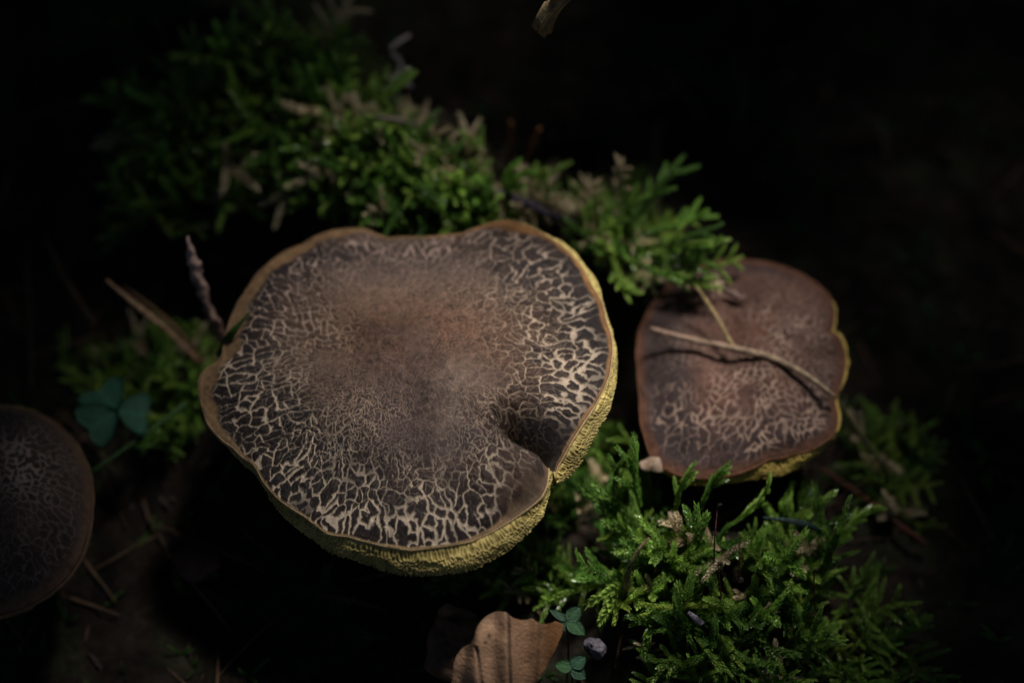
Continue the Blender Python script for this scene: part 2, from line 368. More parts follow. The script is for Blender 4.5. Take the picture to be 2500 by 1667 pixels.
def H_main(px, py, rho, th):
    h = .42 * (1 - rho ** 2.4)
    d = adiff(th, np.interp(rho, [.62, .645, .685, .77, .86, .985, 1], [30, 32.2, 35.9, 37.7, 36.9, 34.3, 34]) * D2R)
    win = sst(.585, .70, rho) * (1 - .5 * sst(.90, 1.0, rho))
    h = h - 1.05 * np.exp(-(np.minimum(d, 0) / (13 * D2R)) ** 2) * win * (d < 0) + .30 * np.exp(-(d / (26 * D2R)) ** 2) * sst(.5, .8, rho) * (1 - sst(.93, 1, rho)) * (d >= 0)
    h = h + .20 * G(px, py, 1120, 970, 90, 60) + .13 * G(px, py, 1080, 1090, 80, 110) - .10 * G(px, py, 1010, 1030, 60, 90) - .12 * G(px, py, 760, 860, 110, 60)
    h = h + .10 * G(px, py, 1020, 850, 130, 70) - .10 * G(px, py, 900, 640, 160, 70) + .08 * G(px, py, 1220, 620, 90, 60) - .10 * G(px, py, 1390, 850, 70, 180)
    h = h + .05 * fbm(np.stack([px, py], 1) / 120., 2) * (1 - sst(.9, 1, rho))
    # rolled rear-left edge
    ro = np.exp(-(adiff(th, -140 * D2R) / (38 * D2R)) ** 2); h = h + .16 * ro * (1 - sst(.82, 1, rho) ** 1.0) * sst(.4, .9, rho)
    return h
def crack_main(px, py, rho, th):
    W = .007 + .013 * rho ** 2
    W = W + .016 * G(px, py, 1410, 880, 70, 170) + .007 * G(px, py, 820, 1230, 260, 90) + .006 * G(px, py, 600, 1030, 120, 140) + .010 * G(px, py, 800, 845, 60, 35)
    W = W + .008 * G(px, py, 1080, 1290, 170, 50) + .004 * G(px, py, 1250, 640, 130, 70)
    nzc = fbm(np.stack([px, py], 1) / 85. + 30, 3)
    st = .16 + .80 * sst(.34, .80, rho + .16 * nzc)
    st = st * np.clip(1 + .55 * fbm(np.stack([px, py], 1) / 45. + 70, 3) * (1 - sst(.75, .95, rho)), .15, 1.3)
    st = st + .5 * G(px, py, 800, 845, 80, 45) + .25 * G(px, py, 1270, 860, 100, 130)
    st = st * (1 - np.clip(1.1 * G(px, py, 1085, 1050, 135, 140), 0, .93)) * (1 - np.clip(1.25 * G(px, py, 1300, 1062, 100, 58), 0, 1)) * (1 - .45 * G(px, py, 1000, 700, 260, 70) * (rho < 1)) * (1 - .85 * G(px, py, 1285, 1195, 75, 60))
    st = st * (1 - .85 * sst(.89, .96, rho + .02 * np.sin(th * 23) + .015 * np.sin(th * 41)) * np.exp(-(adiff(th, -25 * D2R) / (48 * D2R)) ** 2))
    st = st * (1 - .75 * sst(.86, .97, rho) * sst(-.2, .5, fbm(np.stack([th * 5, rho * 0], 1), 2)))
    st2 = .40 * np.clip(1 + .9 * nzc, .15, 2) * (1 - sst(.6, .95, rho)) * (1 - .6 * G(px, py, 1090, 1010, 100, 90)) + .06
    return W, np.clip(st, 0, 1), np.clip(st2, 0, 1)
def lipw_main(t):
    return .032 + .045 * np.exp(-(adiff(t, -145 * D2R) / (40 * D2R)) ** 2) + .03 * np.exp(-(adiff(t, 175 * D2R) / (18 * D2R)) ** 2)
def band_main(px, py, rho, th, L2):
    bw = .006 + .080 * np.exp(-(adiff(th, -140 * D2R) / (30 * D2R)) ** 2) + .07 * np.exp(-(adiff(th, 178 * D2R) / (16 * D2R)) ** 2) + .05 * np.exp(-(adiff(th, -52 * D2R) / (16 * D2R)) ** 2) + .012 * np.exp(-(adiff(th, -10 * D2R) / (35 * D2R)) ** 2) + .05 * np.exp(-(adiff(th, 45 * D2R) / (13 * D2R)) ** 2)
    bw = bw * (1 + .5 * fbm(np.stack([th * 8, th * 0 + rho * 3], 1), 3))
    return sst(1 - bw * 1.35, 1 - bw * .65, rho)
def tone_main(px, py, rho, th, ch, L2):
    taupe = np.array([.080, .043, .027]); red = np.array([.10, .032, .012]); vio = np.array([.058, .036, .034]); grey = np.array([.125, .086, .068])
    nz = fbm(L2 * 1.6 + 9, 4)
    a = np.clip(G(px, py, 1030, 850, 180, 70) * .42 * np.clip(.8 + 1.1 * fbm(L2 * 2.4 + 44, 3), 0, 1.5) + G(px, py, 1330, 830, 130, 80) * .15, 0, 1)
    v = np.clip(G(px, py, 1060, 1080, 150, 170) + .5 * G(px, py, 880, 1010, 260, 160), 0, 1)
    gq = np.clip(G(px, py, 1125, 975, 90, 60) * .6 + G(px, py, 1085, 1080, 50, 110) * .5 + G(px, py, 1000, 660, 320, 90) * .8, 0, 1)  # grey paints a sheen on the two lobes; the rear grey is fuzz
    c = taupe[None] * np.ones((len(px), 1))
    for m, k in ((a, red), (v, vio), (gq, grey)): c = c * (1 - m[:, None]) + k * m[:, None]
    c = c * (1 + .30 * nz)[:, None]
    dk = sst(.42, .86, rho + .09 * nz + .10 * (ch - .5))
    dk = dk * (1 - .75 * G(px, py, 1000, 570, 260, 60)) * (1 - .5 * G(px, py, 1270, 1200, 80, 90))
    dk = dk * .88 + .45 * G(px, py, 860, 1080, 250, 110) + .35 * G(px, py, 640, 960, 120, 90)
    dk = np.maximum(dk, np.clip(1.35 * G(px, py, 1300, 1060, 95, 56), 0, .97)) + .2 * np.clip(nz, 0, 1)  # shade of the fold hollow painted into the skin
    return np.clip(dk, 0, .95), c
def ccol_main(px, py, rho):
    cream = np.array([.41, .325, .245]); pink = np.array([.30, .215, .19]); rust = np.array([.20, .10, .052])
    a = np.clip(G(px, py, 980, 640, 330, 130) + .5 * G(px, py, 640, 760, 130, 160), 0, 1)[:, None]; r = np.clip(1.2 * G(px, py, 1030, 880, 260, 190), 0, 1)[:, None] * .8  # rear cracks tinted pinkish with the sheen of the blue sky
    c = cream * (1 - a) + pink * a; return c * (1 - r) + rust * r
def bandcol_main(px, py, th):
    tan = np.array([.17, .098, .047]); org = np.array([.20, .092, .030])
    a = np.exp(-(adiff(th, -35 * D2R) / (40 * D2R)) ** 2)[:, None]; c = tan * (1 - a) + org * a
    b = np.exp(-(adiff(th, 45 * D2R) / (16 * D2R)) ** 2)[:, None]; c = c * (1 - b) + np.array([.085, .056, .040]) * b
    f = np.exp(-(adiff(th, 110 * D2R) / (42 * D2R)) ** 2)[:, None] * .8; return c * (1 - f) + np.array([.36, .25, .14]) * f
def lip_main(t):
    pale = np.array([.44, .30, .155]); brn = np.array([.155, .09, .045])
    a = np.exp(-(adiff(t, -135 * D2R) / (55 * D2R)) ** 2)[:, None]; a = np.clip(a * 1.3, 0, 1); return pale * (1 - a) + brn * a
def drop_main(t): return .10 + .34 * np.exp(-(adiff(t, 95 * D2R) / (45 * D2R)) ** 2) + .22 * np.exp(-(adiff(t, 15 * D2R) / (45 * D2R)) ** 2)
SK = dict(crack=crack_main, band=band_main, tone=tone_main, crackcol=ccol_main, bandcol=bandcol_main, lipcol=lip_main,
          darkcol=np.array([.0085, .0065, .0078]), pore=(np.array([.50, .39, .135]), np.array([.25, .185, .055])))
hf = lambda x, y: float(hfast(x, y))
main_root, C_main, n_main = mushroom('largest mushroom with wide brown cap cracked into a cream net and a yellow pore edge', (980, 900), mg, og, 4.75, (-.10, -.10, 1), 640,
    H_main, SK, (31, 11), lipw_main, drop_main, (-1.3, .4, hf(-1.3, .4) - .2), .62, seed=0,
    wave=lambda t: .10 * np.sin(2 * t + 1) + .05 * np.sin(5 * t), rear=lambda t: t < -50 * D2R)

# right-hand mushroom
mg2 = [(1746,637),(1820,635),(1875,641),(1931,659),(1986,687),(2020,718),(2036,755),(2033,789),(2026,807),(2046,818),(2062,844),(2064,874),(2057,914),(2042,951),(2034,966),
       (2042,1000),(2040,1033),(2027,1062),(1986,1092),(1931,1107),(1875,1118),(1820,1144),(1764,1159),(1709,1162),(1657,1155),(1598,1125),(1575,1062),(1565,970),(1560,896),(1562,807),(1590,748),(1635,695),(1690,653)]
og2 = [(1746,632),(1820,630),(1931,656),(2020,715),(2041,755),(2040,789),(2034,807),(2054,818),(2070,844),(2072,874),(2066,914),(2051,951),(2045,970),(2051,1000),(2050,1035),(2040,1072),(1997,1118),
       (1931,1153),(1870,1168),(1815,1176),(1764,1180),(1709,1182),(1657,1175),(1598,1140),(1575,1070),(1565,970),(1560,896),(1562,807),(1635,695)]
def H_r(px, py, rho, th):
    h = .40 * (1 - rho ** 2.2) - .22 * np.exp(-((adiff(th, -10 * D2R)) / (7 * D2R)) ** 2) * sst(.4, .95, rho) - .16 * G(px, py, 2010, 1000, 60, 40)
    return h + .10 * fbm(np.stack([px, py], 1) / 110., 2) * (1 - sst(.85, 1, rho)) - .18 * G(px, py, 1790, 850, 90, 60)
def crack_r(px, py, rho, th):
    W = .011 + .006 * rho + .012 * G(px, py, 1900, 1040, 140, 60) + .012 * G(px, py, 1940, 820, 60, 50)
    st = .10 + .85 * G(px, py, 1850, 1010, 200, 130) + .75 * G(px, py, 1920, 820, 90, 60) + .4 * G(px, py, 1700, 1060, 120, 70)
    st = st * np.clip(1 + .9 * fbm(np.stack([px, py], 1) / 55. + 11, 3), .12, 1.4)
    return W, np.clip(st * (1 - .8 * sst(.86, .97, rho)), 0, 1), np.full(px.shape, .10)
def band_r(px, py, rho, th, L2): return sst(.90, .99, rho + .015 * fbm(L2 * 3, 2)) * (.75)
def tone_r(px, py, rho, th, ch, L2):
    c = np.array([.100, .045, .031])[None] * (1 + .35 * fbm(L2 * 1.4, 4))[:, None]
    dk = .15 + .6 * sst(1720, 1600, px) + .80 * sst(.35, .8, rho) * np.clip(1 - .9 * G(px, py, 1900, 720, 130, 80), 0, 1) * (.5 + .5 * G(px, py, 1750, 1000, 240, 200)) + .55 * G(px, py, 1900, 668, 110, 22) + .25 * (ch - .5)  # left side of the cap: cast shade painted into the tone
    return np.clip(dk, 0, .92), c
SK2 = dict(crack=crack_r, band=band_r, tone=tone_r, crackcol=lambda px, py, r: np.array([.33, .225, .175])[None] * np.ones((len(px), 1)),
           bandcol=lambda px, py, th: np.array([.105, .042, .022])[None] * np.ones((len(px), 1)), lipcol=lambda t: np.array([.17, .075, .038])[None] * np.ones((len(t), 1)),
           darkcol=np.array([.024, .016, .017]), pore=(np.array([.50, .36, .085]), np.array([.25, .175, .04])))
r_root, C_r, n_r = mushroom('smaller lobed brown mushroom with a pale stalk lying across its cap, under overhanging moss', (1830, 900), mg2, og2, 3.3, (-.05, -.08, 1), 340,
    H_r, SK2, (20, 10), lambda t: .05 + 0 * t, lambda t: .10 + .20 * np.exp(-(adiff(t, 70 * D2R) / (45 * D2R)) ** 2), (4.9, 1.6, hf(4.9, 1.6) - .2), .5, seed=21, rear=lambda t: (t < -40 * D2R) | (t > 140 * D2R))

# left mushroom, cut by the frame
mg3 = [(0,992),(57,997),(115,1020),(166,1061),(195,1101),(218,1152),(224,1198),(224,1238),(215,1296),(201,1347),(172,1399),(132,1439),(80,1472),(0,1500),(-80,1500),(-170,1470),(-240,1400),(-275,1290),(-270,1180),(-220,1080),(-130,1015)]
def crack_l(px, py, rho, th):
    st = .9 * G(px, py, 50, 1190, 70, 90) + .2 * sst(.3, .6, rho)
    return .014 + .022 * G(px, py, 50, 1190, 60, 70), np.clip(st * (1 - sst(.85, .96, rho)), 0, 1), np.full(px.shape, .03)
SK3 = dict(crack=crack_l, band=lambda px, py, rho, th, L2: .8 * sst(.87, .98, rho), tone=lambda px, py, rho, th, ch, L2: (np.clip(.25 + .4 * sst(.4, .85, rho), 0, 1), np.array([.10, .065, .05])[None] * (1 + .3 * fbm(L2 * 1.5, 3))[:, None]),
           crackcol=lambda px, py, r: np.array([.40, .31, .25])[None] * np.ones((len(px), 1)), bandcol=lambda px, py, th: np.array([.14, .08, .05])[None] * np.ones((len(px), 1)),
           lipcol=lambda t: np.array([.16, .09, .05])[None] * np.ones((len(t), 1)), darkcol=np.array([.026, .02, .02]), pore=SK['pore'])
mushroom('dark domed mushroom beside the wood sorrel leaf, cracked only around its middle', (-20, 1240), mg3, mg3, 3.0, (.12, -.05, 1), 240,
    lambda px, py, rho, th: .75 * (1 - rho ** 2.2), SK3, (16, 10), lambda t: .06 + 0 * t, lambda t: .15 + 0 * t, (-9.4, -1.2, hf(-9.4, -1.2) - .2), .5, seed=43)

# ------------------------------------------------------------------ tubes, blades, twigs
def spline(P, n):
    P = np.asarray(P, float); d = np.concatenate([[0], np.cumsum(np.linalg.norm(np.diff(P, axis=0), axis=1))])
    t = np.linspace(0, d[-1], n); k = len(P)
    m = np.gradient(P, d, axis=0) if k > 2 else np.tile((P[-1] - P[0]) / d[-1], (k, 1))
    i = np.clip(np.searchsorted(d, t, 'right') - 1, 0, k - 2); h = (d[i + 1] - d[i])[:, None]; u = ((t - d[i])[:, None]) / h
    return (2*u**3-3*u**2+1)*P[i] + (u**3-2*u**2+u)*h*m[i] + (-2*u**3+3*u**2)*P[i+1] + (u**3-u**2)*h*m[i+1]
def tube(P, rad, c0, c1=None, n=40, k=10, knob=0.0, kf=6.0, seed=0, flat=1.0, flatdir=None):
    P = spline(P, n); T = np.gradient(P, axis=0); T /= np.linalg.norm(T, axis=1)[:, None]
    ref = np.array([.13, .2, 1.0]) if flatdir is None else np.asarray(flatdir, float)
    A = np.cross(T, ref); A /= np.linalg.norm(A, axis=1)[:, None]; B = np.cross(A, T)
    rr = np.interp(np.linspace(0, 1, n), np.linspace(0, 1, len(rad)), rad)
    V = []; C = []; c1 = c0 if c1 is None else c1
    for i in range(n):
        an = np.arange(k) / k * 2 * math.pi
        q = np.stack([np.cos(an) * 1.2 + seed, np.sin(an) * 1.2, np.full(k, i / n * kf * 3)], 1)
        r = rr[i] * (1 + knob * fbm(q, 3))
        V.append(P[i] + A[i] * (r * np.cos(an))[:, None] + B[i] * (r * np.sin(an) * flat)[:, None])
        f = i / (n - 1); cc = np.asarray(c0) * (1 - f) + np.asarray(c1) * f
        C.append(cc * (1 + .5 * fbm(q * 1.7 + 5, 2))[:, None])
    V = np.concatenate(V); C = np.concatenate(C); I = np.arange(n * k).reshape(n, k)
    F = [tuple(map(int, f)) for f in np.stack([I[:-1], np.roll(I, -1, 1)[:-1], np.roll(I, -1, 1)[1:], I[1:]], -1).reshape(-1, 4)]
    F += [tuple(range(k - 1, -1, -1)), tuple(range((n - 1) * k, n * k))]
    return mkmesh('strand', V, F, np.clip(C, .003, 1))
def pz(l): return [at(x, y, z) for x, y, z in l]
def strand(name, label, cat, pts, rad, c0, c1=None, m=None, group=None, **kw):
    o = obj(name, tube(pz(pts), rad, c0, c1, **kw), m or M_twig); tag(o, label, cat, group); return o
strand('twig', 'knobbly grey-brown twig standing up beside the large cap', 'twig', [(458, 578, 5.3), (466, 620, 5.0), (486, 690, 4.4), (508, 745, 3.9), (538, 812, 3.2), (560, 880, 2.2)],
       [.03, .115, .095, .08, .085, .08, .08], (.44, .30, .26), (.18, .09, .06), knob=.55, kf=9, n=70, k=12)
o = empty('dry_needle_pair', at(490, 880, 2.4)); tag(o, 'pair of pale brown dry needles joined at the base beside the knobbly twig', 'needle')
obj('needle', tube(pz([(258, 682, 3.9), (330, 742, 3.4), (410, 806, 2.9), (488, 885, 2.3)]), [.02, .085, .07, .06], (.44, .28, .17), (.14, .07, .04), n=30, flat=.5), M_twig, o)
obj('needle', tube(pz([(300, 696, 3.6), (370, 748, 3.2), (430, 800, 2.85), (494, 878, 2.3)]), [.008, .045, .05, .04], (.16, .09, .045), (.08, .04, .02), n=30, flat=.5, seed=4), M_twig, o)
strand('dry_needle', 'single dim brown needle lying in the moss above the sorrel leaf', 'needle', [(108, 575, 2.6), (160, 680, 2.3), (235, 800, 2.0)], [.01, .045, .05], (.14, .07, .045), (.07, .04, .025))
strand('dry_stalk', 'faint upright dry stalk behind the dark domed mushroom', 'stalk', [(66, 640, 2.6), (74, 800, 2.0), (78, 960, 1.4)], [.03, .04, .04], (.06, .04, .025))
strand('green_stalk', 'thin green stalk slanting from the dark domed mushroom to the large cap', 'stalk', [(224, 1152, 2.1), (344, 1068, 2.3), (455, 985, 2.4)], [.03, .05, .055], (.03, .085, .015), (.04, .11, .02), m=M_herb)
strand('grass_blade', 'short green grass blade lapping over the edge of the large cap', 'grass blade', [(535, 870, 4.0), (572, 806, 4.9), (614, 757, 5.25)], [.07, .085, .004], (.04, .11, .012), m=M_herb, flat=.3, flatdir=FWD)
def over(root_c, n, px, py, off): return on_plane(px, py, root_c, n, off)
P = [over(C_r, n_r, x, y, .42 + dz) for x, y, dz in [(1588, 803, .2), (1700, 832, .12), (1790, 850, .08), (1880, 872, .06), (1962, 912, .02), (2040, 968, -.25)]]
o = obj('dry_stalk', tube(P, [.05, .06, .065, .07, .06, .03], (.30, .19, .14), (.36, .27, .17), n=50), M_twig); tag(o, 'pale curved stalk lying right across the smaller lobed cap', 'stalk')
strand('dry_stalk', 'thin stalk trailing from the smaller lobed cap edge down to dark soil', 'stalk', [(2044, 974, 2.75), (2110, 1070, 2.1), (2182, 1178, 1.0)], [.03, .035, .03], (.12, .10, .045), (.05, .05, .02))
P = [over(C_r, n_r, x, y, .45 + dz) for x, y, dz in [(1700, 700, .5), (1748, 772, .25), (1792, 851, .05)]]
o = obj('dry_stalk', tube(P, [.035, .04, .045], (.30, .22, .10), (.28, .20, .10), n=26, knob=.2), M_twig); tag(o, 'thin tan stalk dropping from the overhanging moss tuft onto the smaller lobed cap', 'stalk')
P = [over(C_r, n_r, x, y, .40) for x, y in [(1768, 708), (1818, 731)]]
o = obj('wood_splinter', tube(P, [.05, .07, .045], (.22, .14, .12), n=14, knob=.3), M_twig); tag(o, 'small pinkish splinter resting on the smaller lobed cap', 'splinter')
strand('dark_twig', 'dark purple-black twig lying along the mossy ridge behind the large cap', 'twig', [(1178, 452, 4.7), (1290, 500, 4.5), (1405, 548, 4.2)], [.06, .085, .05], (.035, .026, .042), knob=.3)
strand('dry_needle', 'orange-brown needle standing upright in the dark hollow behind the ridge', 'needle', [(1248, 298, 4.6), (1244, 360, 3.9), (1238, 450, 2.8)], [.03, .045, .045], (.28, .11, .04), (.07, .035, .02))
strand('dry_needle', 'orange-brown needle leaning right in the dark hollow behind the ridge', 'needle', [(1318, 312, 4.6), (1290, 380, 3.9), (1262, 460, 2.9)], [.03, .045, .045], (.32, .12, .04), (.07, .035, .02))
def branchy(label, cat, main, subs, name='dead_twig', c=(.36, .31, .31)):
    p0 = pz(main)[-1]; o = empty(name, p0); tag(o, label, cat)
    obj('main_stem', tube(pz(main), [.035, .05, .06], c, n=24, knob=.3), M_twig, o)
    for i, s in enumerate(subs): obj('side_shoot', tube(pz(s), [.02, .045, .045], c, n=14, knob=.3, seed=i * 3), M_twig, o)
    return o
branchy('pale forked dead twig poking out behind the moss bank', 'twig', [(1000, 86, 5.6), (955, 122, 5.4), (978, 160, 5.0), (962, 200, 4.7), (966, 240, 4.2), (1004, 300, 3.4)], [[(1008, 212, 5.0), (985, 204, 4.9), (962, 192, 4.8)], [(940, 176, 5.1), (952, 196, 4.9), (964, 216, 4.6)]])
strand('dead_twig', 'short pale dead twig lying along the crest of the moss bank', 'twig', [(915, 285, 5.6), (960, 292, 5.5), (1015, 306, 5.2)], [.03, .06, .04], (.17, .13, .11), knob=.3)
strand('grass_blade', 'bluish grass blade arching out of the moss cushion under the lobed cap', 'grass blade', [(1862, 1262, 3.1), (1945, 1274, 3.0), (2015, 1296, 2.5)], [.02, .06, .03], (.03, .06, .055), m=M_herb, flat=.35, flatdir=FWD)
strand('root_strand', 'pale tan root strand hanging down the face of the moss cushion', 'root', [(1585, 1312, 3.7), (1560, 1340, 3.6), (1542, 1376, 3.3), (1530, 1420, 2.8), (1538, 1470, 2.0)], [.02, .04, .05, .055, .04], (.22, .16, .08), knob=.35, n=50)
strand('wood_splinter', 'flat grey-lilac splinter lying low in the moss cushion', 'splinter', [(1680, 1494, 3.0), (1716, 1523, 2.8)], [.03, .055, .05], (.20, .18, .21), n=12, flat=.35, flatdir=FWD)
strand('red_stalk', 'reddish stalk running over dark soil beside the lobed cap', 'stalk', [(2000, 1140, 1.3), (2110, 1215, .9), (2260, 1330, .7)], [.03, .05, .06], (.10, .035, .022), knob=.2)
for i, (lab, pts) in enumerate([('fine hooked moss stalk with a dark capsule in the moss cushion', [(1806, 1304, 4.1), (1806, 1360, 3.8), (1805, 1408, 3.4)]), ('fine reddish moss stalk with two bends rising in the moss cushion', [(1752, 1236, 4.2), (1746, 1300, 3.9), (1743, 1368, 3.2)]),
                                 ('fine reddish moss stalk low on the face of the moss cushion', [(1753, 1378, 3.7), (1757, 1420, 3.3), (1762, 1468, 2.7)]), ('fine dark moss stalk at the outer end of the moss cushion', [(1987, 1394, 3.1), (1988, 1440, 2.7), (1990, 1486, 2.0)])]):
    P = pz(pts); o = empty('moss_stalk', P[-1]); tag(o, lab, 'moss stalk', 'fruiting stalks of the moss cushion')
    obj('stalk', tube(P, [.012, .014, .016], (.10, .03, .018), n=16, k=6), M_twig, o)
    e = 2 if i == 0 else 0
    d = np.array([.03, 0, -.17]) if i == 0 else np.array([.07, -.03, .10])
    obj('capsule', tube([P[e], P[e] + d * .5, P[e] + d], [.02, .075 if i == 0 else .04, .012], (.03, .018, .014), n=12, k=8), M_twig, o)

# ------------------------------------------------------------------ leaves from traced outlines
def outline_leaf(pts, c_px, z0, nrm, hfun, colfun, thick=.018, nr=26, nt=120):
    n = np.asarray(nrm, float); n /= np.linalg.norm(n); C0 = at(c_px[0], c_px[1], z0); R_ = closed_curve(pts, np.asarray(c_px, float), smooth=.35)
    th = np.linspace(-np.pi, np.pi, nt, endpoint=False); rho = np.concatenate([[.02], np.linspace(.08, 1, nr - 1)])
    TH, RH = np.meshgrid(th, rho); t, r = TH.ravel(), RH.ravel()
    PX = c_px[0] + R_(t) * r * np.cos(t); PY = c_px[1] + R_(t) * r * np.sin(t)
    V = on_plane(PX, PY, C0, n) + n * hfun(PX, PY, r)[:, None]; C = colfun(PX, PY, r)
    I = np.arange(nr * nt).reshape(nr, nt); J = I + nr * nt
    q = np.stack([I[:-1], np.roll(I, -1, 1)[:-1], np.roll(I, -1, 1)[1:], I[1:]], -1).reshape(-1, 4)
    F = [tuple(map(int, f)) for f in q] + [tuple(map(int, f[::-1] + nr * nt)) for f in q]
    F += [(int(I[-1, j]), int(I[-1, (j + 1) % nt]), int(J[-1, (j + 1) % nt]), int(J[-1, j])) for j in range(nt)]
    F += [tuple(map(int, I[0, ::-1])), tuple(map(int, J[0]))]
    return mkmesh('blade', np.concatenate([V, V - n * thick]), F, np.clip(np.concatenate([C, C * .8]), .003, 1))
lf = [(1096,1720),(1106,1667),(1110,1630),(1115,1603),(1130,1579),(1155,1564),(1166,1546),(1175,1517),(1192,1497),(1214,1486),(1243,1484),(1248,1490),(1262,1500),(1278,1506),(1290,1507),(1303,1502),(1312,1509),
      (1325,1516),(1340,1519),(1356,1515),(1376,1528),(1372,1548),(1365,1564),(1345,1604),(1325,1641),(1307,1667),(1275,1725),(1220,1775),(1150,1770)]
def vein(px, py):
    v1 = np.abs(px - (1249 + (py - 1490) * .03)); v2 = np.abs(px - (1172 + (py - 1570) * .14)) + 99 * (py < 1566); v3 = np.abs(px - (1325 - (py - 1516) * .10))
    return np.exp(-(v1 / 4) ** 2) + .8 * np.exp(-(v2 / 4) ** 2) + .5 * np.exp(-(v3 / 5) ** 2)
def lh(px, py, r): return .55 * (1 - ((px - 1225) / 150) ** 2) - .12 * ((py - 1600) / 120) ** 2 - .05 * vein(px, py) + .06 * np.sin((px - 1172) / 77 * 2 * np.pi + 1.5) + .03 * fbm(np.stack([px, py], 1) / 60, 2)
def lc(px, py, r):
    c = np.array([.42, .245, .145]) * (1 + .13 * fbm(np.stack([px / 40, py / 25], 1), 4))[:, None]
    edge = sst(.86, 1, r)[:, None]; c = c * (1 - .35 * edge); v = np.clip(vein(px, py), 0, 1)[:, None]
    ri = np.clip((px - 1240) / 110, 0, 1)[:, None]; c = c * (1 - ri) + np.array([.20, .09, .035]) * ri
    sp = (G(px, py, 1202, 1542, 5, 7) + G(px, py, 1194, 1557, 5, 4) + .6 * G(px, py, 1238, 1593, 8, 6) + .5 * G(px, py, 1145, 1602, 6, 4))[:, None]
    return c * (1 - .7 * v) * (1 - .85 * np.clip(sp, 0, 1))
o = obj('fallen_leaf', outline_leaf(lf, (1225, 1605), 2.9, (-.15, -.95, 1), lh, lc, nr=40, nt=240), M_leafb); tag(o, 'curled tan beech leaf with dark veins and torn tip before the large mushroom', 'leaf')
lf2 = [(1034,1628),(1045,1590),(1060,1520),(1072,1482),(1090,1470),(1115,1482),(1150,1490),(1175,1520),(1180,1570),(1160,1640),(1110,1665),(1060,1650)]
o = obj('fallen_leaf', outline_leaf(lf2, (1110, 1570), 2.0, (-.25, -.5, 1), lambda px, py, r: .2 * (1 - r ** 2) + .05 * fbm(np.stack([px, py], 1) / 40, 3) - .10 * np.exp(-((py - 1506 - (px - 1110) * .1) / 9) ** 2),
    lambda px, py, r: np.array([.12, .062, .035]) * (1 + .4 * fbm(np.stack([px, py], 1) / 30, 4) + 1.1 * G(px, py, 1092, 1486, 28, 16))[:, None]), M_leafb); tag(o, 'dark folded brown leaf tucked behind the curled tan leaf', 'leaf')
lf3 = [(1560,1128),(1575,1120),(1600,1118),(1622,1128),(1630,1142),(1620,1150),(1590,1146),(1566,1142)]
o = obj('leaf_scrap', outline_leaf(lf3, (1596, 1134), 3.0, (0, -.4, 1), lambda px, py, r: .05 * (1 - r ** 2) + .05 * np.sin(px / 11), lambda px, py, r: np.array([.30, .21, .15]) * (1 + .2 * fbm(np.stack([px, py], 1) / 15, 3))[:, None], nr=12, nt=48), M_leafb); tag(o, 'pale beige curled leaf scrap beneath the near edge of the lobed cap', 'leaf')
lf4 = [(1428,1560),(1450,1556),(1470,1565),(1482,1580),(1474,1600),(1462,1610),(1448,1604),(1432,1590),(1424,1575)]
o = obj('seed_husk', outline_leaf(lf4, (1452, 1583), 2.1, (.1, -.5, 1), lambda px, py, r: .16 * (1 - r ** 2) + .05 * fbm(np.stack([px, py], 1) / 12, 3), lambda px, py, r: np.array([.11, .098, .12]) * (1 + .7 * fbm(np.stack([px, py], 1) / 10, 3))[:, None], nr=14, nt=48), M_leafb); tag(o, 'crumpled grey-lilac husk between the tan leaf and the moss cushion', 'husk')
lf5 = [(430,1345),(470,1330),(520,1345),(540,1380),(510,1400),(470,1420),(430,1385)]
o = obj('fallen_leaf', outline_leaf(lf5, (480, 1372), .9, (.2, -.2, 1), lambda px, py, r: .2 * (1 - r ** 2), lambda px, py, r: np.array([.11, .05, .04]) * (1 + .4 * fbm(np.stack([px, py], 1) / 30, 3))[:, None]), M_leafb); tag(o, 'small reddish leaf on dark soil between the dark mushroom and the large cap', 'leaf')

# leaf blade for herbs: heart or oval, thin with real thickness
def blade(length, width, kind='oval', curl=.15, col=(.03, .09, .03), nl=14, nw=9, seed=0):
    V = []; C = []
    for s in (0, 1):
        for i in range(nl):
            t = i / (nl - 1)
            if kind == 'heart': wdt = width * .5 * math.sin(min(1, t * 1.05) ** .75 * math.pi * .5) * (1 if t < .8 else math.sqrt(max(0, 1 - ((t - .8) / .2) ** 2 * .75)))
            else: wdt = width * .5 * math.sin(math.pi * min(1, t ** .8)) ** .75 if 0 < t < 1 else .004
            for j in range(nw):
                u = j / (nw - 1) * 2 - 1; x = u * max(wdt, .004); y = t * length
                if kind == 'heart': y -= .13 * length * (1 - abs(u)) ** 1.3 * t ** 3
                z = curl * abs(u) ** 1.5 * width * .5 - curl * t * t * length * .6 + .006 * math.sin(9 * t * math.pi) * abs(u)
                V.append((x, y, z - s * .008)); C.append(np.array(col) * (1 + (.5 if abs(u) < .05 else 0)) * (.85 + .3 * ((i * 7 + j * 3 + seed) % 5) / 5))
    nv = nl * nw; F = []
    for s in (0, 1):
        for i in range(nl - 1):
            for j in range(nw - 1):
                q = (s * nv + i * nw + j, s * nv + i * nw + j + 1, s * nv + (i + 1) * nw + j + 1, s * nv + (i + 1) * nw + j); F.append(q if s == 0 else q[::-1])
    for i in range(nl - 1):
        for j, fl in ((0, 1), (nw - 1, 0)):
            q = (i * nw + j, (i + 1) * nw + j, nv + (i + 1) * nw + j, nv + i * nw + j); F.append(q[::-1] if fl else q)
    for i, fl in ((0, 0), (nl - 1, 1)):
        for j in range(nw - 1):
            q = (i * nw + j, i * nw + j + 1, nv + i * nw + j + 1, nv + i * nw + j); F.append(q[::-1] if fl else q)
    return mkmesh('blade', np.array(V), F, np.clip(np.array(C), .003, 1))
